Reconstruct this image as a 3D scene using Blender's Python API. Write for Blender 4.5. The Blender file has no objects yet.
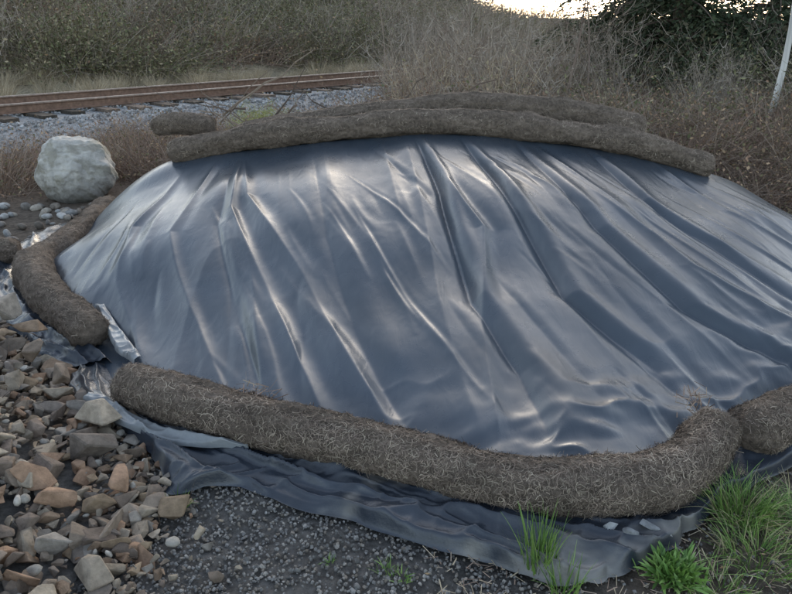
import bpy, math, numpy as np
from mathutils import Vector
R=np.random.default_rng(7)
scene=bpy.context.scene
# ---------------- noise
_T=R.random((256,256))
def vn(x,y):
    x=np.asarray(x,float);y=np.asarray(y,float)
    xi=np.floor(x).astype(int);yi=np.floor(y).astype(int)
    fx=x-xi;fy=y-yi
    fx=fx*fx*fx*(fx*(fx*6-15)+10);fy=fy*fy*fy*(fy*(fy*6-15)+10)
    a=_T[xi%256,yi%256];b=_T[(xi+1)%256,yi%256];c=_T[xi%256,(yi+1)%256];d=_T[(xi+1)%256,(yi+1)%256]
    return (a*(1-fx)+b*fx)*(1-fy)+(c*(1-fx)+d*fx)*fy
def fbm(x,y,o=4):
    s=0;a=.5;f=1
    for i in range(o):
        s=s+a*vn(x*f+17.3*i,y*f+9.1*i);a*=.5;f*=2.03
    return s/(1-.5**o)
def sm(a,b,x):
    t=np.clip((x-a)/(b-a),0,1);return t*t*(3-2*t)
def unit(v): return v/np.maximum(np.linalg.norm(v,axis=-1,keepdims=True),1e-9)
def rnd(a,b,n=None): return R.uniform(a,b,n)
def spline(P,n):
    P=np.array(P,float);k=len(P)
    Q=np.vstack([2*P[0]-P[1],P,2*P[-1]-P[-2]])
    t=np.linspace(0,k-1-1e-6,n);i=t.astype(int);f=(t-i)[:,None]
    a,b,c,d=Q[i],Q[i+1],Q[i+2],Q[i+3]
    return .5*(2*b+(c-a)*f+(2*a-5*b+4*c-d)*f*f+(-a+3*b-3*c+d)*f**3)
# ---------------- fast mesh
def make_mesh(name,V,F,C=None,smooth=False):
    V=np.asarray(V,np.float32);F=np.asarray(F,np.int32)
    m=bpy.data.meshes.new(name);k=F.shape[1]
    m.vertices.add(len(V));m.vertices.foreach_set('co',V.ravel())
    m.loops.add(F.size);m.loops.foreach_set('vertex_index',F.ravel())
    m.polygons.add(len(F))
    m.polygons.foreach_set('loop_start',np.arange(0,F.size,k,dtype=np.int32))
    m.polygons.foreach_set('loop_total',np.full(len(F),k,np.int32))
    m.polygons.foreach_set('use_smooth',np.full(len(F),smooth,bool))
    m.update(calc_edges=True);m.validate()
    if C is not None:
        C=np.asarray(C,np.float32)
        if C.shape[1]==3: C=np.hstack([C,np.ones((len(C),1),np.float32)])
        a=m.color_attributes.new('Col','FLOAT_COLOR','POINT');a.data.foreach_set('color',C.ravel())
    return m
def obj(name,mesh,mat=None,parent=None,loc=None):
    o=bpy.data.objects.new(name,mesh);scene.collection.objects.link(o)
    if mat and mesh and not mesh.materials: mesh.materials.append(mat)
    if parent: o.parent=parent
    if loc is not None:o.location=loc
    return o
def empty(name,loc=(0,0,0)):
    o=bpy.data.objects.new(name,None);o.location=loc;o.empty_display_size=.2;scene.collection.objects.link(o);return o
class MB:
    def __init__(s): s.V=[];s.F=[];s.C=[];s.n=0
    def add(s,V,F,C):
        s.V.append(V);s.F.append(F+s.n);s.C.append(C);s.n+=len(V)
    def strips(s,P,W,side,col):
        N,K,_=P.shape
        W=np.broadcast_to(W,(N,K))
        A=P+side[:,None,:]*W[...,None]*.5;B=P-side[:,None,:]*W[...,None]*.5
        V=np.stack([A,B],2).reshape(-1,3)
        base=(np.arange(N)*K*2)[:,None]+(np.arange(K-1)*2)[None,:]
        F=np.stack([base,base+1,base+3,base+2],-1).reshape(-1,4)
        C=np.repeat(col,K*2,axis=0);s.add(V,F,C)
    def quads(s,c,a,b,col):
        V=np.stack([c-a,c-b*.9,c+a,c+b],1).reshape(-1,3)
        F=np.arange(len(c)*4).reshape(-1,4);s.add(V,F,np.repeat(col,4,axis=0))
    def mesh(s,name,smooth=False):
        return make_mesh(name,np.vstack(s.V),np.vstack(s.F),np.vstack(s.C),smooth)
def rdir(n):
    return unit(R.normal(size=(n,3)))
def pick(cols,n,j=.2):
    cols=np.array(cols);c=cols[R.integers(0,len(cols),n)]
    return np.clip(c*(1+R.uniform(-j,j,(n,1))),0,1)
def stems(mb,n,rad,L,lean,bend,w,cols,K=5,h0=0,center=None,taper=True,side_h=False):
    a=rnd(0,2*np.pi,n);r=rad*np.sqrt(rnd(0,1,n))
    p0=np.stack([r*np.cos(a),r*np.sin(a),np.full(n,h0)],1)
    if center is not None:p0+=center
    a2=a+R.normal(0,.7,n);ln=np.abs(R.normal(0,lean,n))
    d=np.stack([np.cos(a2)*np.sin(ln),np.sin(a2)*np.sin(ln),np.cos(ln)],1)
    LL=rnd(L[0],L[1],n);t=np.linspace(0,1,K)
    bd=rnd(.2,1,n)*bend
    out=np.stack([np.cos(a2),np.sin(a2),-rnd(.3,1.2,n)],1)
    P=p0[:,None]+d[:,None]*(LL[:,None]*t)[...,None]+out[:,None]*(LL[:,None]*bd[:,None]*t**2)[...,None]
    W=w*(1-.85*t)[None]*rnd(.6,1.3,n)[:,None] if taper else np.full((n,K),w)
    sd=unit(np.cross(d,rdir(n)))
    mb.strips(P,W,sd,pick(cols,n))
    return P
# ---------------- materials
def new_mat(name):
    m=bpy.data.materials.new(name);m.use_nodes=True
    return m,m.node_tree.nodes,m.node_tree.links,m.node_tree.nodes['Principled BSDF']
def mat_attr(name,rough=.9,ns=30,lo=.6,hi=1.35,bump=.0,bs=60,spec=.25,bd=.01):
    m,N,L,b=new_mat(name)
    at=N.new('ShaderNodeAttribute');at.attribute_name='Col'
    tc=N.new('ShaderNodeTexCoord')
    nz=N.new('ShaderNodeTexNoise');nz.inputs['Scale'].default_value=ns;nz.inputs['Detail'].default_value=6;nz.inputs['Roughness'].default_value=.65
    L.new(tc.outputs['Object'],nz.inputs['Vector'])
    mr=N.new('ShaderNodeMapRange');mr.inputs['From Min'].default_value=.3;mr.inputs['From Max'].default_value=.7
    mr.inputs['To Min'].default_value=lo;mr.inputs['To Max'].default_value=hi
    L.new(nz.outputs['Fac'],mr.inputs['Value'])
    vm=N.new('ShaderNodeVectorMath');vm.operation='SCALE'
    L.new(at.outputs['Color'],vm.inputs[0]);L.new(mr.outputs[0],vm.inputs['Scale'])
    L.new(vm.outputs[0],b.inputs['Base Color'])
    b.inputs['Roughness'].default_value=rough;b.inputs['Specular IOR Level'].default_value=spec
    if bump>0:
        n2=N.new('ShaderNodeTexNoise');n2.inputs['Scale'].default_value=bs;n2.inputs['Detail'].default_value=8;n2.inputs['Roughness'].default_value=.7
        L.new(tc.outputs['Object'],n2.inputs['Vector'])
        bp=N.new('ShaderNodeBump');bp.inputs['Strength'].default_value=bump;bp.inputs['Distance'].default_value=bd
        L.new(n2.outputs['Fac'],bp.inputs['Height']);L.new(bp.outputs[0],b.inputs['Normal'])
    return m
def mat_flat(name,rough=.9,spec=.2):
    m,N,L,b=new_mat(name)
    at=N.new('ShaderNodeAttribute');at.attribute_name='Col'
    L.new(at.outputs['Color'],b.inputs['Base Color'])
    b.inputs['Roughness'].default_value=rough;b.inputs['Specular IOR Level'].default_value=spec
    return m
M_twig=mat_flat('twig_bark')
M_leaf=mat_flat('leaf',.75,.2)
M_grass=mat_attr('grass_blade',.5,10,.75,1.25,spec=.4)
M_rock=mat_attr('rock',.85,22,.6,1.35,.7,55,.3,.012)
M_grav=mat_attr('gravel_stone',.85,60,.6,1.3,.5,150,.3,.004)
M_ground=mat_attr('soil_ground',.95,26,.5,1.45,.9,70,.15,.02)
M_fibre=mat_attr('coir_fibre',.9,40,.55,1.4,1.0,130,.15,.015)
M_bould=mat_attr('boulder_stone',.8,9,.66,1.2,.7,24,.3,.04)
M_rust=mat_attr('rusty_steel',.7,14,.6,1.3,.3,60,.4,.003)
M_wood=mat_attr('creosote_wood',.9,12,.5,1.4,.5,40,.2,.01)
M_flap=mat_attr('dusty_polythene',.27,6,.75,1.25,.25,40,.6,.01)
# tarp
def mat_tarp():
    m,N,L,b=new_mat('black_polythene')
    tc=N.new('ShaderNodeTexCoord')
    n1=N.new('ShaderNodeTexNoise');n1.inputs['Scale'].default_value=2.2;n1.inputs['Detail'].default_value=5
    L.new(tc.outputs['Object'],n1.inputs['Vector'])
    cr=N.new('ShaderNodeValToRGB');cr.color_ramp.elements[0].position=.3;cr.color_ramp.elements[0].color=(.034,.046,.062,1)
    cr.color_ramp.elements[1].position=.72;cr.color_ramp.elements[1].color=(.058,.075,.098,1)
    L.new(n1.outputs['Fac'],cr.inputs[0]);L.new(cr.outputs[0],b.inputs['Base Color'])
    mr=N.new('ShaderNodeMapRange');mr.inputs['To Min'].default_value=.20;mr.inputs['To Max'].default_value=.38
    n3=N.new('ShaderNodeTexNoise');n3.inputs['Scale'].default_value=6;n3.inputs['Detail'].default_value=6
    L.new(tc.outputs['Object'],n3.inputs['Vector']);L.new(n3.outputs['Fac'],mr.inputs['Value']);L.new(mr.outputs[0],b.inputs['Roughness'])
    b.inputs['IOR'].default_value=1.57
    mp=N.new('ShaderNodeMapping');mp.inputs['Scale'].default_value=(14,4,6);mp.inputs['Rotation'].default_value=(0,0,math.radians(12))
    L.new(tc.outputs['Object'],mp.inputs['Vector'])
    n2=N.new('ShaderNodeTexNoise');n2.inputs['Scale'].default_value=1.0;n2.inputs['Detail'].default_value=4;n2.inputs['Distortion'].default_value=.8
    L.new(mp.outputs[0],n2.inputs['Vector'])
    bp=N.new('ShaderNodeBump');bp.inputs['Strength'].default_value=.35;bp.inputs['Distance'].default_value=.008
    L.new(n2.outputs['Fac'],bp.inputs['Height']);L.new(bp.outputs[0],b.inputs['Normal'])
    return m
M_tarp=mat_tarp()

# ---------------- terrain
TX,TY=-6.6,12.0;UX,UY=.657,.754
def nd(x,y): return (x-TX)*(-UY)+(y-TY)*UX
def zt(x,y):
    x=np.asarray(x,float);y=np.asarray(y,float)
    n=nd(x,y)
    z=.20*sm(-2.6,-1.0,n)-.12*sm(2.4,3.4,n)
    mult=1-.70*sm(-2,9,x)
    hill=np.clip(n-4.2,0,None)
    z=z+mult*(9*(1-np.exp(-hill*.30/9)))
    z=z+.5*sm(3.6,7.5,x)*sm(2,6,y)*(1-sm(20,40,y))
    z=z+(fbm(x*.35,y*.35,3)-.5)*.5*sm(3.5,7,n)+(fbm(x*1.3+5,y*1.3,3)-.5)*.06
    z=z+.25*sm(6.8,8,y)*(1-sm(-2.6,-1.2,n))*sm(-2,0,x)
    return z
# rock heap
HBy=np.array([1.0,1.6,2.2,2.54,2.95,3.4,3.8,4.2]);HBx=np.array([-.82,-.85,-.88,-1.08,-1.45,-1.85,-2.3,-2.7])
def heap(x,y):
    xb=np.interp(y,HBy,HBx)
    return .30*sm(0,1.3,xb-x)*(1-sm(3.6,4.4,y))
def cgrid(c,fine,n,far):
    t=np.linspace(-1,1,n);return c+fine*t*n/2+np.sign(t)*far*np.abs(t)**6
gx=cgrid(0,.028,520,400);gy=cgrid(4.5,.028,520,400)
X,Y=np.meshgrid(gx,gy,indexing='ij')
Z=zt(X,Y)+heap(X,Y)*.85
near=(1-sm(8,10,np.hypot(X,Y-4)))
Z=Z+near*((fbm(X*9,Y*9,3)-.5)*.03)-.015
nn=nd(X,Y)
soil=np.array([.14,.115,.092]);grav=np.array([.135,.128,.12]);tan=np.array([.36,.31,.22]);olive=np.array([.14,.13,.085]);ball=np.array([.28,.285,.29]);red=np.array([.17,.125,.095])
C=np.ones(X.shape+(3,))*soil
def mix(C,c,f): return C*(1-f[...,None])+c*f[...,None]
C=mix(C,grav,(1-sm(2.3,3,Y))*(1-sm(.3,.8,X+.3*(fbm(X*3,Y*3,2)-.5))))
C=mix(C,red,sm(6,8,Y)*.7)
C=mix(C,ball,sm(-3.4,-2.6,nn)*(1-sm(1.9,2.6,nn)))
C=mix(C,tan,sm(2.2,2.8,nn)*(1-sm(5,7,nn)))
C=mix(C,olive,sm(5,7,nn))
C*=(.75+.5*fbm(X*2,Y*2,4))[...,None]
def grid_faces(a,b):
    i=np.arange((a-1)*(b-1));r=i//(b-1);c=i%(b-1);s=r*b+c
    return np.stack([s,s+b,s+b+1,s+1],1)
V=np.stack([X,Y,Z],-1).reshape(-1,3)
obj('ground',make_mesh('ground',V,grid_faces(*X.shape),C.reshape(-1,3),True),M_ground)

# ---------------- tarp mound
contour=[(-1.3,2.95),(-.95,2.73),(-.6,2.57),(-.34,2.45),(-.1,2.38),(.13,2.27),(.34,2.17),(.58,2.11),(.8,2.13),(1.0,2.2),(1.2,2.35),(1.45,2.5),(1.9,2.75),(2.6,3.2),(3.1,3.9),(3.3,4.7),(3.25,5.6),(2.9,6.4),(2.2,7.0),(1,7.3),(-.5,7.3),(-1.8,7.1),(-2.5,6.6),(-2.65,6.0),(-2.5,5.1),(-2.45,4.6),(-2.1,4.0),(-1.8,3.64),(-1.55,3.37)]
CT=np.array(contour+[contour[0]])
ridge=np.array([(-1.69,5.7,.64),(-1.12,5.6,.73),(-.5,5.56,.80),(.18,5.52,.86),(.79,5.52,.84),(1.39,5.5,.77),(1.85,5.47,.70),(2.34,5.42,.57)])
ridge2=np.array([(-1.27,5.95,.73),(-.54,5.95,.79),(.03,6.0,.87),(.6,6.0,.92),(1.25,6.0,.88),(1.74,5.95,.79),(1.98,5.9,.72)])
RS=np.vstack([spline(ridge,40),spline(ridge2,30)])
def segd(x,y,P):
    best=np.full(x.shape,1e9)
    for a,b in zip(P[:-1],P[1:]):
        dx,dy=b[0]-a[0],b[1]-a[1]
        t=np.clip(((x-a[0])*dx+(y-a[1])*dy)/(dx*dx+dy*dy),0,1)
        best=np.minimum(best,np.hypot(x-a[0]-t*dx,y-a[1]-t*dy))
    return best
def inside(x,y):
    c=np.zeros(x.shape,bool)
    for a,b in zip(CT[:-1],CT[1:]):
        cond=((a[1]>y)!=(b[1]>y))&(x<(b[0]-a[0])*(y-a[1])/(b[1]-a[1]+1e-12)+a[0]);c^=cond
    return c
def blur(h,sig):
    k=np.exp(-.5*(np.arange(-3*sig,3*sig+1)/sig)**2);k/=k.sum()
    h=np.apply_along_axis(lambda v:np.convolve(v,k,'same'),0,h)
    return np.apply_along_axis(lambda v:np.convolve(v,k,'same'),1,h)
def mound(x,y):
    ins=inside(x,y);do=segd(x,y,CT)*np.where(ins,1,0)
    W=0;H=0;dm=np.full(x.shape,1e9)
    for px,py,h in RS:
        d=np.hypot(x-px,y-py);w=1/(d+.08)**5;W=W+w;H=H+w*h;dm=np.minimum(dm,d)
    H=H/W;dm=np.clip(dm-.06,0,None)
    s=do/(do+dm+1e-6)
    g=.5*s+.5*np.sin(np.pi/2*s)
    h=H*g;hb=blur(h,14);k=sm(.0,.35,do)*(1-sm(5.3,5.5,y)*.6)
    return h*(1-k)+hb*k,s,ins,do
creases=[
 ([(.12,5.4),(.26,4.5),(.38,3.4),(.556,2.85),(.62,2.4)],-.048,.04),
 ([(.05,5.4),(.12,4.5),(.22,3.4),(.36,2.4)],.022,.05),
 ([(.45,5.4),(.72,4.2),(.86,3.45),(1.19,2.9)],-.048,.042),
 ([(.85,5.4),(1.16,4.1),(1.46,3.4),(1.85,3.0)],-.038,.045),
 ([(1.0,5.4),(1.25,4.7),(1.63,3.75),(2.1,3.2)],.03,.06),
 ([(1.4,5.4),(1.6,4.6),(2.1,3.6),(2.4,3.2)],-.03,.05),
 ([(1.9,5.4),(2.2,4.6),(2.7,3.9)],.03,.06),
 ([(-1.12,5.4),(-.98,4.65),(-.52,3.7),(0,2.6)],.030,.05),
 ([(-1.15,5.4),(-1.05,4.5),(-.66,3.5),(-.25,2.6)],.024,.04),
 ([(-1.2,5.4),(-1.1,4.35),(-.83,3.4),(-.55,2.7)],-.022,.035),
 ([(-1.35,5.4),(-1.41,4.35),(-1.14,3.6),(-.77,2.8)],.018,.04),
 ([(-1.6,5.4),(-1.75,4.6),(-1.65,4.0),(-1.3,3.2)],.02,.05),
 ([(-.6,5.2),(-.42,4.0),(-.13,3.1),(.1,2.5)],-.018,.05),
 ([(.3,4.6),(.5,4.0),(.42,3.2),(.42,2.3)],.025,.04),
]
R2=np.random.default_rng(21)
def flowdir(x,y):
    # fabric pulls fan out of the crest, mostly down and to the right
    return .10+.28*sm(-1.9,-1.0,x)+.10*sm(.8,2,x)-.35*sm(-1.5,-2.3,x)
mini=[]
for k in range(125):
    yb=R2.uniform(2.8,5.35);L=R2.uniform(.4,1.9)*(1 if R2.random()<.5 else .6)
    xa=R2.uniform(-2.3,3.0);sl=flowdir(xa,yb)+R2.normal(0,.12)
    amp=R2.uniform(.003,.0085);wd=R2.uniform(.014,.045)
    mini.append((xa,yb,L,sl,amp*(1 if R2.random()<.6 else -1),wd,R2.uniform(-.05,.05)))
def tarp_z(x,y):
    h,s,ins,do=mound(x,y)
    u=np.clip((5.5-y)/3,-.5,1.1)
    amp=sm(0,.12,do)*(.45+.55*sm(0,.3,u))*(1-.9*sm(5.3,5.6,y))
    f=np.zeros(x.shape)
    wob=(fbm(x*.7,y*.7,2)-.5)*.10
    for pts,a,w in creases:
        p=np.array(pts)[::-1];xl=np.interp(y,p[:,1],p[:,0])
        d=(x-xl+wob)*.95
        fade=sm(p[0,1]-.15,p[0,1]+.25,y)*(1-sm(p[-1,1]-.25,p[-1,1]+.1,y))
        fade=fade*(.45+.9*vn(y*1.7+a*900,y*0+w*77))
        ww=w*(.45+.75*np.clip(u,0,1))
        f+=a*fade*(np.exp(-np.abs(d/ww)**1.25)-.5*np.exp(-((d-2*ww)/(1.5*ww))**2))
    for xa,yb,L,sl,a,w,cv in mini:
        m=np.where((y<yb)&(y>yb-L)&(np.abs(x-xa-sl*(yb-y))<w*5+.1))
        if not len(m[0]):continue
        yy=y[m];t=(yb-yy)/L;d=(x[m]-xa-sl*(yb-yy)-cv*np.sin(np.pi*t))/(w*(.5+.8*t))/math.hypot(1,sl)
        f[m]+=a*np.sin(np.pi*np.clip(t,0,1))**.8*(np.exp(-np.abs(d)**1.4)-.45*np.exp(-((d-1.8)/1.2)**2))
    q=x-(.35+.25*sm(-1.8,-1,x)+.15*sm(.8,2,x))*u+.15*(fbm(x*.9+3,y*.7,2)-.5)
    r1=1-np.abs(2*vn(q*3.1,y*.35)-1);r2=1-np.abs(2*vn(q*11+7,y*.8+3)-1);r3=vn(q*30,y*1.5)
    f+=.026*r1**2*sm(.3,.6,vn(x*.9+4,y*.8))+.003*r2**2*sm(.35,.7,vn(x*1.3+8,y*1.1))+.0008*r3
    f+=.16*(fbm(x*1.1+2,y*.9+1,2)-.5)
    # shoulders where something pokes up under the sheet
    f+=.05*np.exp(-(((x-.12)/.22)**2+((y-5.15)/.28)**2))+.045*np.exp(-(((x+1.15)/.2)**2+((y-4.95)/.3)**2))
    # slack and crumple at foot
    cr=sm(.75,.1,do)*sm(-.3,.7,x)*(1-.6*sm(1.6,2.4,x))
    c1=1-np.abs(2*fbm(x*1.9+y*1.4,y*3.0-x*1.3,3)-1)
    f+=cr*(.045*(c1**2.5-.2))
    f+=.002*(fbm(x*12,y*9,3)-.5)
    return h+f*amp+.012
nx,ny=900,560
x=np.linspace(-2.8,3.45,nx);y=np.linspace(1.95,7.4,ny)
X,Y=np.meshgrid(x,y,indexing='ij')
Z=tarp_z(X,Y)
ins=inside(X,Y);do=segd(X,Y,CT);keep=(ins|(do<.10))
Z=np.where(ins,Z,.012)
F=grid_faces(nx,ny);kv=keep.ravel();F=F[kv[F].all(1)]
used=np.zeros(nx*ny,bool);used[F.ravel()]=True
idx=np.cumsum(used)-1;V=np.stack([X,Y,Z],-1).reshape(-1,3)[used]
tarp=empty('plastic_tarp')
obj('sheet',make_mesh('tarp_sheet',V,idx[F],None,True),M_tarp,tarp)
# aprons: tarp spilling beyond the rolls
def apron(name,inner,outer,n=300,m=60,amp=.035,seed=0,dust=0.,jagk=.10,z0=0,base=(.030,.038,.052)):
    A=spline(inner,n);B=spline(outer,n);v=np.linspace(0,1,m)
    u=np.linspace(0,1,n)
    P=A[:,None,:]*(1-v[None,:,None])+B[:,None,:]*v[None,:,None]
    L=np.linalg.norm(np.diff(A,axis=0),axis=1).sum()
    UU,VV=np.meshgrid(u*L,v,indexing='ij')
    jag=((fbm(UU*3+seed,VV*0,3)-.5)+.5*(np.abs(vn(UU*7+seed,VV*0)-.5)-.25))*jagk*VV
    out=unit(B-A);P[...,:2]+=out[:,None,:2]*jag[...,None]
    w=np.linalg.norm(B-A,axis=1)[:,None]*VV
    warp=.25*fbm(UU*1.3+seed,w*3,3)
    f=1-np.abs(2*vn(UU*1.1+seed+w*3,w*11-UU*1.6+warp*8)-1)
    f2=1-np.abs(2*vn(UU*4+seed+w*6,w*16+3-UU*3+warp*6)-1)
    f3=1-np.abs(2*vn(UU*13+w*5+seed,w*9+UU*2)-1)
    z=.016+amp*1.5*f**2+.020*f2**2+.010*f3**2
    z=z*(1-sm(.90,1,VV)*.8)
    z=z*sm(0,.15,VV)+.02*(1-sm(0,.15,VV))+z0
    V=np.concatenate([P[...,:2],(z+np.clip(zt(P[...,0],P[...,1]),-.02,.5))[...,None]],-1).reshape(-1,3)
    dd=dust*sm(.52,.70,fbm(P[...,0]*4+seed,P[...,1]*7,4)+.22*np.exp(-(((P[...,0]-.65)/.22)**2))-.07)
    C=np.array(base)*(1-dd[...,None])+np.array([.22,.21,.19])*dd[...,None]
    obj(name,make_mesh(name,V,grid_faces(n,m),C.reshape(-1,3),True),M_flap,tarp)
apron('front_flap',[(-1.5,3.3),(-1.25,2.93),(-.95,2.75),(-.6,2.58),(-.34,2.46),(-.1,2.38),(.13,2.27),(.34,2.17),(.58,2.11),(.8,2.13),(1.0,2.2),(1.2,2.35),(1.5,2.55),(1.9,2.75)],
 [(-1.62,3.15),(-1.45,2.88),(-1.05,2.52),(-.86,2.26),(-.60,2.27),(-.24,2.10),(.08,1.95),(.38,1.83),(.62,1.80),(.85,1.92),(1.07,2.05),(1.3,2.24),(1.62,2.42),(2.0,2.6)],dust=.65,n=420)
apron('side_flap',[(-1.45,3.3),(-1.8,3.7),(-2.1,4.05),(-2.42,4.6),(-2.45,5.1),(-2.58,6.0),(-2.5,6.6)],[(-1.72,3.2),(-2.0,3.55),(-2.3,3.9),(-2.72,4.5),(-2.95,5.0),(-2.95,5.9),(-2.7,6.8)],n=200,m=30,seed=9,dust=.2)
apron('far_flap',[(2.6,3.3),(3.1,4.0),(3.25,4.7),(3.2,5.5),(2.8,6.4)],[(2.9,3.0),(3.4,3.8),(3.6,4.7),(3.5,5.6),(3.1,6.6)],n=160,m=26,seed=19)
apron('pale_hem_front',[(-1.36,2.88),(-1.15,2.71),(-.92,2.57),(-.60,2.45)],[(-1.40,2.83),(-1.18,2.65),(-.95,2.51),(-.58,2.425)],n=160,m=14,amp=.007,seed=3,jagk=.06,z0=.055,base=(.20,.215,.225))
apron('pale_hem_side',[(-1.72,3.90),(-1.52,3.58),(-1.35,3.33),(-1.24,3.16)],[(-1.76,3.87),(-1.58,3.56),(-1.41,3.29),(-1.27,3.14)],n=120,m=12,amp=.007,seed=5,jagk=.05,z0=.09,base=(.22,.23,.235))

# ---------------- fibre rolls
ROLLC=[(.205,.16,.132),(.25,.20,.16),(.155,.12,.098),(.29,.235,.185),(.11,.088,.07)]
def fiber_roll(pts,rad,hairs,seed=0,flat=.93):
    C=spline(pts,190);n=len(C)
    T=unit(np.gradient(C,axis=0));up=np.array([0,0,1.])
    S=unit(np.cross(T,up));U=np.cross(S,T)
    L=np.concatenate([[0],np.cumsum(np.linalg.norm(np.diff(C,axis=0),axis=1))])
    m=60;a=np.linspace(0,2*np.pi,m,endpoint=False)
    LL,AA=np.meshgrid(L,a,indexing='ij')
    r=rad*(1+.42*(fbm(LL*2.2+seed,np.cos(AA)*.4+seed,2)-.5)+.36*(fbm(LL*6+seed,np.cos(AA)*1.5+np.sin(AA)*.8,3)-.5)+.18*(fbm(LL*28+seed,AA*6,3)-.5))
    e=np.minimum(LL,L[-1]-LL);r=r*np.clip(1-(1-np.clip(e/(rad*1.0),0,1))**2.3,0,1)**.5
    V=C[:,None]+S[:,None]*(np.cos(AA)*r*1.06)[...,None]+U[:,None]*(np.sin(AA)*r*flat)[...,None]
    idx=np.arange(n*m).reshape(n,m)
    F=np.stack([idx[:-1],np.roll(idx,-1,1)[:-1],np.roll(idx,-1,1)[1:],idx[1:]],-1).reshape(-1,4)
    root=empty('fiber_roll')
    col=np.array([.175,.14,.112])*(.55+.9*fbm(LL*8,AA*3,3))[...,None]
    obj('casing',make_mesh('roll_casing',V.reshape(-1,3),F,col.reshape(-1,3),True),M_fibre,root)
    i=R.integers(2,n-2,hairs);j=R.integers(0,m,hairs)
    P0=V[i,j]+R.normal(0,.003,(hairs,3));N=unit(V[i,j]-C[i])
    k=(N[:,2]>-.5);P0=P0[k];N=N[k];h=len(P0)
    stray=(rnd(0,1,h)<.05)
    d=rdir(h);d=unit(d-N*(d*N).sum(1,keepdims=True)*.95+N*(rnd(-.05,.12,h)+stray*.5)[:,None])
    ln=rnd(.010,.040,h)*(1+.5*stray);t=np.linspace(-.5,.5,4)
    cv=np.cross(d,N)*R.normal(0,.25,h)[:,None]
    P=P0[:,None]+d[:,None]*(ln[:,None]*t)[...,None]+(cv*ln[:,None])[:,None]*(t**2*4)[None,:,None]+N[:,None]*.002
    patch=.55+.9*fbm(P0[:,0]*7,P0[:,1]*7+P0[:,2]*9,3)
    mb=MB();mb.strips(P,rnd(.0010,.0028,h)[:,None]*np.ones((1,4)),unit(np.cross(d,N)),pick(ROLLC+[(.33,.28,.22)],h,.3)*patch[:,None])
    obj('fibres',mb.mesh('roll_fibres'),M_twig,root)
    return root
fiber_roll([(-1.26,2.94,.11),(-.935,2.73,.125),(-.603,2.57,.118),(-.34,2.46,.12),(-.10,2.38,.115),(.127,2.27,.115),(.338,2.18,.112),(.579,2.125,.112),(.797,2.135,.112),(.998,2.20,.12),(1.17,2.33,.14),(1.28,2.49,.165)],.106,32000,1)
fiber_roll([(1.36,2.44,.12),(1.60,2.58,.115),(1.95,2.78,.115),(2.6,3.2,.115),(3.0,3.7,.115)],.105,12000,2)
fiber_roll([(-2.60,6.3,.10),(-2.50,5.7,.12),(-2.46,5.06,.12),(-2.46,4.61,.12),(-2.12,4.04,.13),(-1.79,3.66,.13),(-1.58,3.42,.12)],.115,16000,3)
fiber_roll([(-2.72,4.95,.11),(-3.1,4.92,.11),(-3.7,5.1,.12)],.10,4000,4)
fiber_roll([(-1.80,5.70,.68),(-1.12,5.59,.83),(-.50,5.56,.895),(.18,5.52,.945),(.787,5.52,.93),(1.39,5.48,.86),(1.845,5.45,.79),(2.40,5.38,.62)],.105,14000,5)
fiber_roll([(-1.30,5.93,.80),(-.536,5.95,.90),(.03,5.98,.98),(.60,5.98,1.02),(1.25,5.97,.99),(1.74,5.93,.90),(2.02,5.9,.82)],.105,9000,6)
fiber_roll([(-2.15,6.45,.80),(-1.85,6.3,.84),(-1.55,6.15,.83)],.10,3500,7)

# ---------------- rocks
import bmesh
def rock_templates(n,angular=True):
    out=[]
    for k in range(n):
        bm=bmesh.new()
        if angular:
            npt=R.integers(8,13)
            pts=rdir(npt)*R.uniform(.8,1.15,(npt,1))
            for p in pts*np.array([1,R.uniform(.6,.95),R.uniform(.4,.75)]): bm.verts.new(p)
            bmesh.ops.convex_hull(bm,input=bm.verts)
            dl=[v for v in bm.verts if not v.link_faces]
            if dl:bmesh.ops.delete(bm,geom=dl,context='VERTS')
            bmesh.ops.bevel(bm,geom=bm.edges[:],offset=.045,segments=1,affect='EDGES',profile=.5)
            bmesh.ops.triangulate(bm,faces=bm.faces[:])
        else:
            bmesh.ops.create_icosphere(bm,subdivisions=2,radius=1)
            ph=R.uniform(0,9,3);sc=np.array([1,R.uniform(.65,.95),R.uniform(.5,.8)])
            for v in bm.verts:
                c=np.array(v.co);c=c*(1+.13*math.sin(c[0]*2.3+ph[0])+.12*math.sin(c[1]*2.9+ph[1])+.1*math.sin(c[2]*3.1+ph[2]))
                v.co=c*sc
        bm.verts.index_update()
        V=np.array([v.co[:] for v in bm.verts]);F=np.array([[v.index for v in f.verts] for f in bm.faces]);bm.free();out.append((V,F))
    return out
TA=rock_templates(24);TR=rock_templates(8,False)
bm=bmesh.new();bmesh.ops.create_cube(bm,size=1.3);bmesh.ops.subdivide_edges(bm,edges=bm.edges[:],cuts=1,use_grid_fill=True);bmesh.ops.triangulate(bm,faces=bm.faces[:]);bm.verts.index_update()
CV=np.array([v.co[:] for v in bm.verts]);CV=unit(CV)*.5+CV*.5;CF=np.array([[v.index for v in f.verts] for f in bm.faces]);bm.free()
TS=[(CV*R.uniform(.7,1.2,CV.shape)*np.array([1,.8,.6]),CF) for _ in range(10)]
def rotm(n):
    q=unit(R.normal(size=(n,4)));w,x,y,z=q.T
    return np.stack([1-2*(y*y+z*z),2*(x*y-z*w),2*(x*z+y*w),2*(x*y+z*w),1-2*(x*x+z*z),2*(y*z-x*w),2*(x*z-y*w),2*(y*z+x*w),1-2*(x*x+y*y)],1).reshape(n,3,3)
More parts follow.
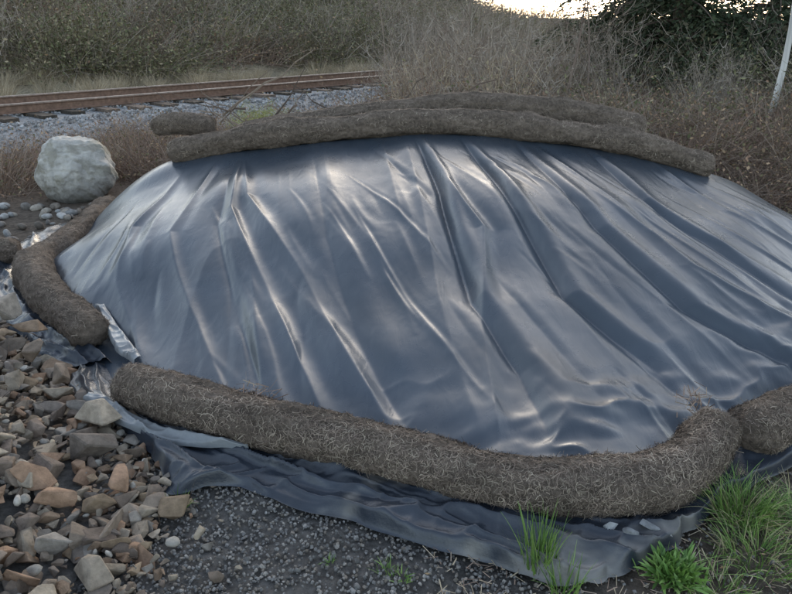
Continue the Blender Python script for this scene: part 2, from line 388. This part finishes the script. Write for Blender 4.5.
def scatter(name,tpl,pos,size,cols,mat,smooth=False,flatrot=False,jit=.25,parent=None):
    n=len(pos);k=R.integers(0,len(tpl),n);VV=[];FF=[];CC=[];off=0
    col=pick(cols,n,jit)
    M=rotm(n)
    if flatrot:
        a=rnd(0,6.28,n);c,s=np.cos(a),np.sin(a);z=np.zeros(n);o=np.ones(n)
        Mz=np.stack([c,-s,z,s,c,z,z,z,o],1).reshape(n,3,3)
        ax=R.normal(0,.4,n);c,s=np.cos(ax),np.sin(ax);Mx=np.stack([o,z,z,z,c,-s,z,s,c],1).reshape(n,3,3);M=Mz@Mx
    for t,(V,F) in enumerate(tpl):
        i=np.where(k==t)[0]
        if not len(i):continue
        P=np.einsum('nij,vj->nvi',M[i],V)*size[i][:,None,None]+pos[i][:,None]
        VV.append(P.reshape(-1,3));FF.append((F[None]+(np.arange(len(i))*len(V))[:,None,None]).reshape(-1,3)+off);CC.append(np.repeat(col[i],len(V),0));off+=len(i)*len(V)
    return obj(name,make_mesh(name,np.vstack(VV),np.vstack(FF),np.vstack(CC),smooth),mat,parent)
ROCKC=[(.27,.19,.13),(.32,.235,.155),(.25,.20,.155),(.30,.25,.19),(.18,.15,.125),(.27,.175,.115),(.24,.215,.185),(.36,.30,.23),(.16,.125,.10),(.22,.17,.13)]
pp=[];ss=[]
def heap_pts(n,s0,s1,up,spread=0):
    y=rnd(1.2,4.3,n);x=np.interp(y,HBy,HBx)+spread*np.abs(R.normal(0,1,n))-rnd(0,1,n)**1.2*2.4
    s=s0*(s1/s0)**(rnd(0,1,n)**1.5)
    z=zt(x,y)+heap(x,y)+s*rnd(.0,up,n)
    return np.stack([x,y,z],1),s
for a in [(1300,.032,.072,.5,.04),(620,.05,.10,.7,.02),(4600,.012,.034,.9,.12)]:
    p,s=heap_pts(*a);pp.append(p);ss.append(s)
big=np.array([(-1.27,2.62,.10,.12),(-.98,2.72,.09,.08),(-1.22,2.42,.09,.12),(-1.55,2.9,.16,.09),(-1.85,3.35,.2,.12),(-1.5,2.1,.13,.10),(-.80,2.12,.03,.075),(-1.15,1.75,.07,.085),(-1.7,3.05,.2,.10),(-2.05,3.5,.25,.13),(-1.4,1.85,.12,.09),(-1.75,2.5,.22,.11)])
pp.append(big[:,:3]);ss.append(big[:,3])
pos=np.vstack(pp);siz=np.concatenate(ss)
ok=~((inside(pos[:,0],pos[:,1])))
scatter('rock_pile',TA,pos[ok],siz[ok],ROCKC,M_rock,False,True)
p,s=heap_pts(360,.012,.028,1.0,.15);p[:,2]+=.012
ok=~inside(p[:,0],p[:,1]);scatter('river_pebbles',TR,p[ok],s[ok],[(.40,.37,.32),(.30,.28,.25),(.36,.30,.22),(.44,.41,.36)],M_rock,True,True)
n=28000;x=rnd(-1.5,2.4,n);y=rnd(1.2,2.75,n)
dens=np.where(x<.55+.4*(fbm(x*3,y*3,2)-.5),1,.22);k=(rnd(0,1,n)<dens)&~inside(x,y);x,y=x[k],y[k]
s=rnd(.003,.0092,len(x))*(1+.6*(rnd(0,1,len(x))>.95))
scatter('gravel',TS,np.stack([x,y,zt(x,y)-.008+(fbm(x*9,y*9,3)-.5)*.03+s*.2],1),s,[(.19,.183,.175),(.23,.223,.215),(.14,.136,.13),(.29,.27,.245),(.20,.175,.148)],M_grav)
n=300;x=rnd(-5,-2.75,n);y=rnd(4.5,6.8,n);s=rnd(.02,.055,n)
scatter('cobbles',TR,np.stack([x,y,zt(x,y)+s*.15],1),s,[(.40,.39,.37),(.3,.3,.29),(.22,.2,.18),(.34,.30,.25),(.2,.17,.14)],M_rock,True,True)
scatter('rubble_stones',TA,np.array([(.72,1.96,.07),(.78,1.94,.065),(.86,1.98,.07),(.92,1.96,.05),(.66,1.98,.045)]),np.array([.038,.032,.037,.024,.027]),[(.30,.31,.32),(.36,.36,.36)],M_rock,False,True)

# ---------------- boulder
bm=bmesh.new();bmesh.ops.create_icosphere(bm,subdivisions=6,radius=1)
V=np.array([v.co[:] for v in bm.verts]);F=np.array([[v.index for v in f.verts] for f in bm.faces]);bm.free()
D=V.copy()
for nrm,dd in [((-.2,-.9,.45),.86),((.75,-.5,.35),.88),((-.85,-.3,.4),.86),((.1,.0,1),.86),((.9,.2,.2),.88),((-.5,-.7,-.1),.88),((.5,-.4,.85),.88),((0,.9,.3),.85)]:
    nv=np.array(nrm)/np.linalg.norm(nrm);t=D@nv;D-=np.clip(t-dd,0,None)[:,None]*nv*.7
rr=1+.14*(fbm(V[:,0]*3+4,V[:,2]*3+V[:,1]*2,4)-.5)+.08*(fbm(V[:,0]*11+4,V[:,2]*11+V[:,1]*9,4)-.5)
D*=rr[:,None];D*=np.array([.395,.37,.355])
moss=sm(.50,.62,fbm(V[:,0]*3.2+1,V[:,2]*3.2+V[:,1],5))
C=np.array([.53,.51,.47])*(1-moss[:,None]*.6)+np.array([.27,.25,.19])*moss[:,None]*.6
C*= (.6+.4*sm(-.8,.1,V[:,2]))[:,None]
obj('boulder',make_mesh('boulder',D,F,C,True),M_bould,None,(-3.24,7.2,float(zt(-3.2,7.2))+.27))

# ---------------- railway
rail=empty('railway_track')
def on_track(s,n): return TX+UX*s-UY*n,TY+UY*s+UX*n
prof=np.array([(-.07,0),(-.07,.012),(-.012,.03),(-.010,.115),(-.036,.125),(-.036,.155),(.036,.155),(.036,.125),(.010,.115),(.012,.03),(.07,.012),(.07,0)])
for nm,nn0 in (('near_rail',0.0),('far_rail',1.5)):
    s=np.linspace(-40,70,220);x,y=on_track(s,nn0)
    xx=x[:,None]-UY*prof[:,0];yy=y[:,None]+UX*prof[:,0];zz=np.broadcast_to(.24+prof[:,1],xx.shape)
    V=np.stack([xx,yy,zz],-1);m=len(prof);idx=np.arange(len(s)*m).reshape(-1,m)
    F=np.stack([idx[:-1],np.roll(idx,-1,1)[:-1],np.roll(idx,-1,1)[1:],idx[1:]],-1).reshape(-1,4)
    C=np.tile(np.array([.22,.135,.095]),(V.size//3,1))
    Cc=C.reshape(len(s),m,3);Cc[:,5:7]=(.40,.33,.28)
    obj(nm,make_mesh(nm,V.reshape(-1,3),F,Cc.reshape(-1,3)),M_rust,rail)
mb=MB()
for s in np.arange(-40,70,.58):
    l=rnd(1.25,1.5);w=.115;z0,z1=.06,.235
    c=[]
    for nn_ in (.75-l,.75+l):
        for sw in (-w,w):
            for z in (z0,z1):
                X_,Y_=on_track(s+sw+rnd(-.01,.01),nn_);c.append((X_,Y_,z+rnd(-.01,.01)))
    F=np.array([(0,1,3,2),(4,6,7,5),(0,4,5,1),(2,3,7,6),(1,5,7,3),(0,2,6,4)])
    mb.add(np.array(c),F,pick([(.10,.08,.065),(.14,.11,.09),(.07,.06,.05)],1).repeat(8,0))
obj('sleepers',mb.mesh('sleepers'),M_wood,rail)
n=14000;s=rnd(-8,26,n);q=rnd(-3.2,2.1,n);q=np.where((q>-.8)&(q<-.3),q-.6,q);x,y=on_track(s,q);sz=rnd(.02,.045,n)
scatter('ballast',TS,np.stack([x,y,zt(x,y)-.01+sz*.2],1),sz,[(.32,.325,.33),(.25,.25,.255),(.40,.40,.40),(.2,.195,.19)],M_grav,parent=rail)

# ---------------- vegetation templates
REDC=[(.25,.175,.135),(.30,.22,.17),(.19,.14,.11),(.36,.29,.23)]
GRYC=[(.35,.30,.25),(.28,.235,.19),(.42,.37,.31),(.22,.185,.15)]
OLVC=[(.15,.155,.08),(.20,.19,.105),(.115,.125,.065),(.24,.215,.13)]
STRC=[(.46,.385,.27),(.40,.33,.23),(.52,.44,.32),(.33,.275,.19)]
GRNC=[(.045,.06,.032),(.06,.075,.04),(.075,.085,.05),(.035,.045,.027),(.09,.08,.05)]
def leaves(mb,P,n,sz,cols,jit=.05):
    p=P.reshape(-1,3)[R.integers(0,P.shape[0]*P.shape[1],n)]+R.normal(0,jit,(n,3))
    p[:,2]=np.abs(p[:,2])
    a=rdir(n);b=unit(np.cross(a,rdir(n)));s=rnd(.5,1.2,n)[:,None]*sz
    mb.quads(p,a*s,b*s*.55,pick(cols,n,.3))
def T_bramble(cols,leafc,nl=500,ls=.032):
    mb=MB();P=stems(mb,200,.8,(.6,1.3),.8,.55,.012,cols,5)
    P2=stems(mb,120,1.0,(.3,.7),.9,.3,.009,cols,4)
    leaves(mb,P,nl,ls,leafc,.08);leaves(mb,P2,nl//2,ls*.9,leafc,.06);return mb.mesh('bramble')
def T_broom(cols,H=1.6,n=34,spread=.55,fine=13):
    mb=MB();P=stems(mb,n,.15,(H*.55,H),spread,.15,.020,cols,7)
    m=n*fine;i=R.integers(0,P.shape[0],m);j=R.integers(2,7,m);p0=P[i,j]
    d=unit(R.normal(0,.8,(m,3))+np.array([0,0,.5]));L=rnd(.10,.5,m)*H*.45;t=np.linspace(0,1,4)
    Q=p0[:,None]+d[:,None]*(L[:,None]*t)[...,None]+np.array([0,0,1.])*(L[:,None]*.25*t**2)[...,None]+R.normal(0,.014,(m,4,3))
    mb.strips(Q,.008*(1-.7*t)[None],unit(np.cross(d,rdir(m))),pick(cols,m));return mb.mesh('broom')
def T_grass(cols,L=(.25,.6),n=260,rad=.24,w=.009,lean=.4,bend=.4):
    mb=MB();stems(mb,n,rad,L,lean,bend,w,cols,5);return mb.mesh('grass')
def T_bush(cols,n=2400,H=1.1):
    mb=MB();P=stems(mb,70,.3,(H*.6,H),.5,.2,.016,GRYC,6)
    leaves(mb,P[:,2:],n,.034,cols,.11);return mb.mesh('bush')
br_red=[T_bramble(REDC,[(.28,.18,.12),(.34,.24,.15),(.16,.15,.08)],260) for _ in range(4)]
br_olv=[T_bramble(GRYC+OLVC[:3],OLVC+[(.28,.23,.15)],720) for _ in range(4)]
broom=[T_broom(GRYC) for _ in range(4)]
broom_t=[T_broom(STRC+REDC,1.2,36,.6) for _ in range(3)]
broom_g=[T_broom([(.34,.35,.13),(.27,.30,.11),(.40,.38,.17)],1.0,110,.3,8) for _ in range(2)]
dry=[T_grass(STRC) for _ in range(3)]
bush=[T_bush(GRNC) for _ in range(2)];bush_o=[T_bush(OLVC+[(.20,.16,.11)]) for _ in range(3)]
for m in br_red+br_olv+broom+broom_g+broom_t+dry: m.materials.append(M_twig)
for m in bush+bush_o: m.materials.append(M_leaf)
def place(root,meshes,pts,s0,s1,zs=1,nm='clump'):
    for (x,y) in pts:
        m=meshes[R.integers(0,len(meshes))]
        o=bpy.data.objects.new(nm,m);scene.collection.objects.link(o);o.parent=root
        o.location=(x,y,float(zt(x,y))-.03);s=rnd(s0,s1);o.scale=(s,s,s*zs*rnd(.85,1.2));o.rotation_euler=(rnd(-.1,.1),rnd(-.1,.1),rnd(0,6.28))
def region(n,fn,x0,x1,y0,y1):
    x=rnd(x0,x1,n);y=rnd(y0,y1,n);k=fn(x,y);return list(zip(x[k],y[k]))
def vis(x,y): return (np.abs(x)<.62*y+1.2)&(y>5)
hb=empty('hillside_brush')
f=lambda x,y: vis(x,y)&(nd(x,y)>5.2)&(nd(x,y)<14)
place(hb,br_olv,region(1100,f,-26,16,8,40),1.1,1.9,.8)
place(hb,br_red,region(600,f,-26,16,8,40),1.1,1.8,.8)
place(hb,bush_o,region(320,lambda x,y:f(x,y)&(vn(x*.3,y*.3)>.45),-26,16,8,40),.8,1.5)
place(hb,bush,region(70,lambda x,y:f(x,y)&(vn(x*.25+9,y*.25)>.6),-26,16,8,40),.8,1.6)
place(hb,broom,region(260,f,-26,16,10,40),.9,1.5)
place(hb,dry,region(520,f,-26,16,8,40),1.3,2.2)
# shaggy brow of the hill against the sky
f2=lambda x,y:(nd(x,y)>13)&(nd(x,y)<40)&(np.abs(x)<.45*y)
place(hb,br_olv+broom,region(260,f2,-6,14,30,62),1.3,2.3)
dg=empty('dry_grass')
f=lambda x,y: vis(x,y)&(nd(x,y)>2.4)&(nd(x,y)<6)
place(dg,dry,region(1300,f,-20,14,8,32),.6,1.1)
f=lambda x,y: vis(x,y)&(nd(x,y)<-3.0)&(y>5.2)&~inside(x,y)&(vn(x*1.2,y*1.2)>.45)&(np.hypot(x+3.2,y-6.9)>.7)&(x<-2.9+0*x)
place(dg,dry,region(240,f,-9,-2.6,6.2,12),.4,.8)
bt=empty('bramble_thicket')
f=lambda x,y: vis(x,y)&(nd(x,y)<-3.0)&(np.hypot(x+3.2,y-7)>.95)&~((segd(x,y,CT)<.35)|inside(x,y))
place(bt,br_red,region(80,lambda x,y:f(x,y)&(y>7.4),-4.6,-.5,6.8,11),.35,.65)
place(bt,br_red,region(260,f,2.0,13,5.6,15),.5,.9,.7)
place(bt,dry,region(200,f,0,13,6.5,14),.4,.8,.8)
place(bt,br_red,region(90,f,-1,5,7.7,12),.4,.75)
place(bt,br_olv,region(90,lambda x,y:f(x,y)&(x>1.5),0,14,8,16),.6,1.0)
sb=empty('bare_shrubs')
place(sb,broom+broom_t,region(95,lambda x,y:vis(x,y)&(nd(x,y)<-2.6)&(y>9.2)&(x>.0*y),0,9,9.2,17),.55,1.0)
place(sb,broom,region(70,lambda x,y:(nd(x,y)>2.8)&(x<.42*y)&(x>0),0,12,18,30),1.1,1.6)
place(sb,broom,[(.9,12.2),(1.5,11.6),(2.1,12.8),(2.7,11.9),(3.2,13.0),(3.7,12.2),(.4,13.2),(1.2,13.6)],1.0,1.25)
eb=empty('evergreen_thicket')
place(eb,bush+bush_o,[(5.0,10.9),(5.6,11.1),(4.7,11.5),(6.1,10.6),(5.1,12.0),(6.0,12.2),(6.6,11.6),(7.3,11.2),(7.9,11.9),(4.4,12.6),(6.2,9.6)],.7,1.1)
place(eb,bush,[(5.2,11.6),(5.8,11.7),(6.5,12.4),(4.6,13.4),(5.4,13.0),(7.0,10.4)],1.2,1.7)
for (x,y,s) in [(-1.75,9.3,.75),(-1.55,9.6,.6),(-1.95,9.7,.6)]:
    o=obj('broom_shrub',broom_g[0],M_twig,None,(x,y,float(zt(x,y))));o.scale=(s,s,s)
mb=MB()
n=70;t=np.linspace(0,1,7);p0=np.stack([rnd(-2.0,.1,n),rnd(7.4,8.4,n),rnd(.35,.75,n)],1);d=unit(np.stack([R.normal(0,1,n),R.normal(0,.4,n),R.normal(.12,.25,n)],1));L=rnd(.4,1.3,n)
P=p0[:,None]+d[:,None]*(L[:,None]*t)[...,None]+R.normal(0,.02,(n,7,3))
for sd in (np.array([0,0,1.]),np.array([0,1.,0])):
    mb.strips(P,rnd(.012,.045,n)[:,None]*(1-.7*t)[None],np.tile(sd,(n,1)),pick([(.2,.15,.12),(.3,.24,.19),(.14,.11,.09)],n))
obj('branch_pile',mb.mesh('branch_pile'),M_twig)

# ---------------- trees
def tube(mb,P,r,col,m=10):
    P=np.array(P);T=unit(np.gradient(P,axis=0));S=unit(np.cross(T,np.array([.3,1,.05])));U=np.cross(S,T)
    a=np.linspace(0,2*np.pi,m,endpoint=False)
    V=P[:,None]+r[:,None,None]*(S[:,None]*np.cos(a)[None,:,None]+U[:,None]*np.sin(a)[None,:,None])
    idx=np.arange(len(P)*m).reshape(-1,m)
    F=np.stack([idx[:-1],np.roll(idx,-1,1)[:-1],np.roll(idx,-1,1)[1:],idx[1:]],-1).reshape(-1,4)
    mb.add(V.reshape(-1,3),F,np.tile(np.array(col),(V.shape[0]*m,1))*R.uniform(.75,1.2,(V.shape[0]*m,1)))
def conifer(loc,H,Rr,nl=120):
    root=empty('conifer_tree',loc);mb=MB()
    z=np.linspace(0,H,14);P=np.stack([.05*np.sin(z),.05*np.cos(z*1.3),z],1)
    tube(mb,P,.10*(1-z/H)+.02,(.16,.12,.10));lf=MB()
    for k in range(nl):
        h=.45+(H-.6)*(k/nl)**2.0;L=Rr*(1-h/H*.85)*rnd(.6,1.15);a=rnd(0,6.28);t=np.linspace(0,1,8)
        dr=np.array([np.cos(a),np.sin(a),0])
        Q=np.array([0,0,h])+dr*(L*t)[:,None]+np.array([0,0,1])*(.15*L*t-.40*L*t*t)[:,None]
        Q[:,2]=np.maximum(Q[:,2],.05)
        tube(mb,Q,.018*(1-t)+.004,(.16,.12,.10),5)
        m=int(300*L/Rr)+40;tt=rnd(.1,1,m);c=np.array([0,0,h])+dr*(L*tt)[:,None]+np.array([0,0,1])*(.15*L*tt-.40*L*tt*tt)[:,None]
        lat=np.array([-dr[1],dr[0],0]);sg=R.normal(0,.22,m)*L*(1-tt*.6);c=c+lat*sg[:,None]-np.array([0,0,1])*(np.abs(sg)*.35+rnd(0,.14,m))[:,None]
        av=unit(dr+lat*np.sign(sg)[:,None]*.8+R.normal(0,.3,(m,3))-np.array([0,0,.35]));bv=unit(np.cross(av,rdir(m)))
        s=rnd(.03,.075,m)[:,None]
        lf.quads(c,av*s,bv*s*.32,pick([(.045,.065,.035),(.06,.08,.042),(.035,.05,.028),(.08,.095,.05)],m,.3)*rnd(.7,1.2))
    obj('trunk_and_limbs',mb.mesh('conifer_wood'),M_twig,root);obj('foliage',lf.mesh('conifer_foliage'),M_leaf,root)
for (x,y,H,r) in [(4.7,12.9,6,1.7),(6.3,12.9,7,2.0),(8.0,12.6,7,2.1),(6.6,17,8,2.4),(4.9,16.2,8,2.2)]:
    conifer((x,y,float(zt(x,y))-.05),H,r)
def bare_tree(name,loc,H,r0,col,lean=(0,0)):
    root=empty(name,loc);mb=MB();z=np.linspace(0,H,16)
    P=np.stack([lean[0]*z+.06*np.sin(z*1.7),lean[1]*z+.04*np.cos(z*1.3),z],1);tube(mb,P,r0*(1-.85*z/H),col,12)
    for k in range(26):
        h=rnd(.25,1)*H*.95;i=np.searchsorted(z,h)-1;p=P[max(i,0)].copy();p[2]=h;a=rnd(0,6.28);L=rnd(.4,1.3)*(1.2-h/H);t=np.linspace(0,1,6)
        d=np.array([np.cos(a)*.7,np.sin(a)*.7,.7]);Q=p+d*(L*t)[:,None]+R.normal(0,.02,(6,3));Q[0]=p
        tube(mb,Q,r0*.22*(1-.85*t),np.array(col)*.6,5)
        m=12;d2=unit(d+R.normal(0,.5,(m,3)));p0=Q[R.integers(2,6,m)];Pq=p0[:,None]+d2[:,None]*(rnd(.15,.5,m)[:,None]*np.linspace(0,1,4))[...,None]
        mb.strips(Pq,.007*np.array([1,.8,.5,.2])[None],unit(np.cross(d2,rdir(m))),pick([(.22,.17,.14)],m))
    obj('trunk_and_branches',mb.mesh(name),M_twig,root)
bare_tree('birch_tree',(4.70,9.2,float(zt(4.70,9.2))-.05),6.5,.042,(.62,.61,.58),(.015,0))
bare_tree('alder_tree',(.9,11.3,float(zt(.9,11.3))-.05),3.2,.022,(.26,.21,.17),(.1,0))
bare_tree('alder_tree',(-.3,18.5,float(zt(-.3,18.5))-.05),3.6,.022,(.26,.21,.17),(-.05,0))
bare_tree('alder_tree',(2.3,10.5,float(zt(2.3,10.5))-.05),2.8,.02,(.22,.17,.14),(.15,0))
bare_tree('alder_tree',(3.0,11.6,float(zt(3.0,11.6))-.05),3.0,.02,(.24,.19,.16),(-.08,0))

# ---------------- foreground greens
GG=[(.13,.24,.05),(.18,.30,.07),(.09,.17,.04),(.24,.34,.10)]
def tuft(loc,n,L,rad,w=.006,lean=.3,bend=.3,cols=GG):
    mb=MB();stems(mb,n,rad,L,lean,bend,w,cols,7);obj('grass_tuft',mb.mesh('grass_tuft'),M_grass,None,(loc[0],loc[1],0))
tuft((.46,1.84),130,(.10,.24),.05,.006,.22,.15)
tuft((.52,1.75),60,(.08,.16),.05,.005,.3,.2)
DG=GG+GG+[(.40,.36,.20),(.34,.30,.16)]
tuft((1.24,2.12),460,(.08,.19),.10,.004,.5,.5,DG)
tuft((1.20,1.90),300,(.06,.13),.12,.004,.6,.6,DG)
tuft((1.0,1.74),160,(.05,.10),.10,.0035,.6,.5,DG)
tuft((1.45,2.05),260,(.08,.18),.13,.004,.5,.5,DG)
tuft((-.80,2.17),40,(.03,.07),.04,.005,.5,.4)
tuft((-.03,1.83),30,(.02,.05),.03,.005,.6,.4);tuft((.02,1.8),25,(.02,.04),.03,.005,.6,.4);tuft((-.22,1.87),18,(.02,.04),.02,.004,.6,.4)
def rosette(loc,n,L):
    mb=MB();a=rnd(0,6.28,n);e=rnd(.15,1.4,n);d=np.stack([np.cos(a)*np.cos(e),np.sin(a)*np.cos(e),np.sin(e)],1)
    LL=rnd(.6,1,n)*L;t=np.linspace(0,1,7);P=R.normal(0,.03,(n,1,3))*np.array([1,1,0])+d[:,None]*(LL[:,None]*t)[...,None]-np.array([0,0,1.])*(.25*LL[:,None]*t**2)[...,None]
    P[...,2]=np.abs(P[...,2])+.005
    mb.strips(P,.011*np.sin(np.pi*(t*.9+.08))[None]*rnd(.7,1.2,n)[:,None],unit(np.cross(d,np.array([0,0,1.])+R.normal(0,.5,(n,3)))),pick([(.14,.25,.05),(.19,.32,.08),(.09,.18,.04)],n))
    obj('leafy_plant',mb.mesh('leafy_plant'),M_grass,None,(loc[0],loc[1],.01))
rosette((.88,1.80),330,.10)
mb=MB();n=3600;x=rnd(.1,2.6,n);y=rnd(1.3,2.7,n);k=~inside(x,y);x,y=x[k],y[k];n=len(x)
p=np.stack([x,y,zt(x,y)+.012+rnd(0,.012,n)],1);d=rdir(n);d[:,2]*=.25;d=unit(d);t=np.linspace(-.5,.5,3)
mb.strips(p[:,None]+d[:,None]*(rnd(.01,.06,n)[:,None]*t)[...,None],rnd(.0015,.004,n)[:,None]*np.ones((1,3)),unit(np.cross(d,np.array([0,0,1.]))),pick(STRC+REDC,n))
n=60;x=rnd(0,2.4,n);y=rnd(1.4,2.2,n);p=np.stack([x,y,zt(x,y)+.02],1);a=rdir(n);a[:,2]*=.3;b=np.cross(a,[0,0,1.]);s=rnd(.006,.014,n)[:,None]
mb.quads(p,a*s,b*s*.5,pick([(.24,.15,.09),(.2,.14,.09),(.3,.22,.13)],n))
obj('leaf_litter',mb.mesh('leaf_litter'),M_twig)
mb=MB()
for c,nn_ in (((-.62,2.70,.16),50),((1.22,2.56,.20),50),((-.55,2.66,.15),25)):
    d=rdir(nn_);d[:,2]=np.abs(d[:,2])*.6;P=(np.array(c)+R.normal(0,.03,(nn_,3)))[:,None]+d[:,None]*(rnd(.03,.09,nn_)[:,None]*np.linspace(0,1,4))[...,None]
    mb.strips(P,.004*np.ones((1,4)),unit(np.cross(d,rdir(nn_))),pick(REDC,nn_))
obj('straw_wisps',mb.mesh('straw_wisps'),M_twig)

# ---------------- light, sky, camera
EL,AZ=math.radians(13),math.radians(6)   # azimuth measured from +Y toward +X
w=bpy.data.worlds.new('World');scene.world=w;w.use_nodes=True
nt=w.node_tree;bg=nt.nodes['Background'];sk=nt.nodes.new('ShaderNodeTexSky');sk.sky_type='NISHITA';sk.sun_disc=False
sk.sun_elevation=EL;sk.sun_rotation=AZ;sk.air_density=1.0;sk.dust_density=1.6;sk.ozone_density=1.0
hs=nt.nodes.new('ShaderNodeHueSaturation');hs.inputs['Saturation'].default_value=.68
nt.links.new(sk.outputs[0],hs.inputs['Color']);nt.links.new(hs.outputs[0],bg.inputs[0]);bg.inputs[1].default_value=.45
sl=bpy.data.lights.new('sun','SUN');sl.energy=.5;sl.angle=math.radians(80);sl.color=(1,.92,.84)
so=bpy.data.objects.new('sun',sl);scene.collection.objects.link(so)
dv=Vector((math.sin(AZ)*math.cos(EL),math.cos(AZ)*math.cos(EL),math.sin(EL)))
so.rotation_euler=dv.to_track_quat('Z','Y').to_euler()
cam=bpy.data.cameras.new('camera');cam.lens=32.45;cam.sensor_width=36;cam.clip_end=2000;cam.clip_start=.05
co=bpy.data.objects.new('camera',cam);scene.collection.objects.link(co);co.location=(0,0,1.65);co.rotation_euler=(math.radians(90-21),0,0)
scene.camera=co
scene.view_settings.view_transform='Standard';scene.view_settings.look='None';scene.view_settings.exposure=0
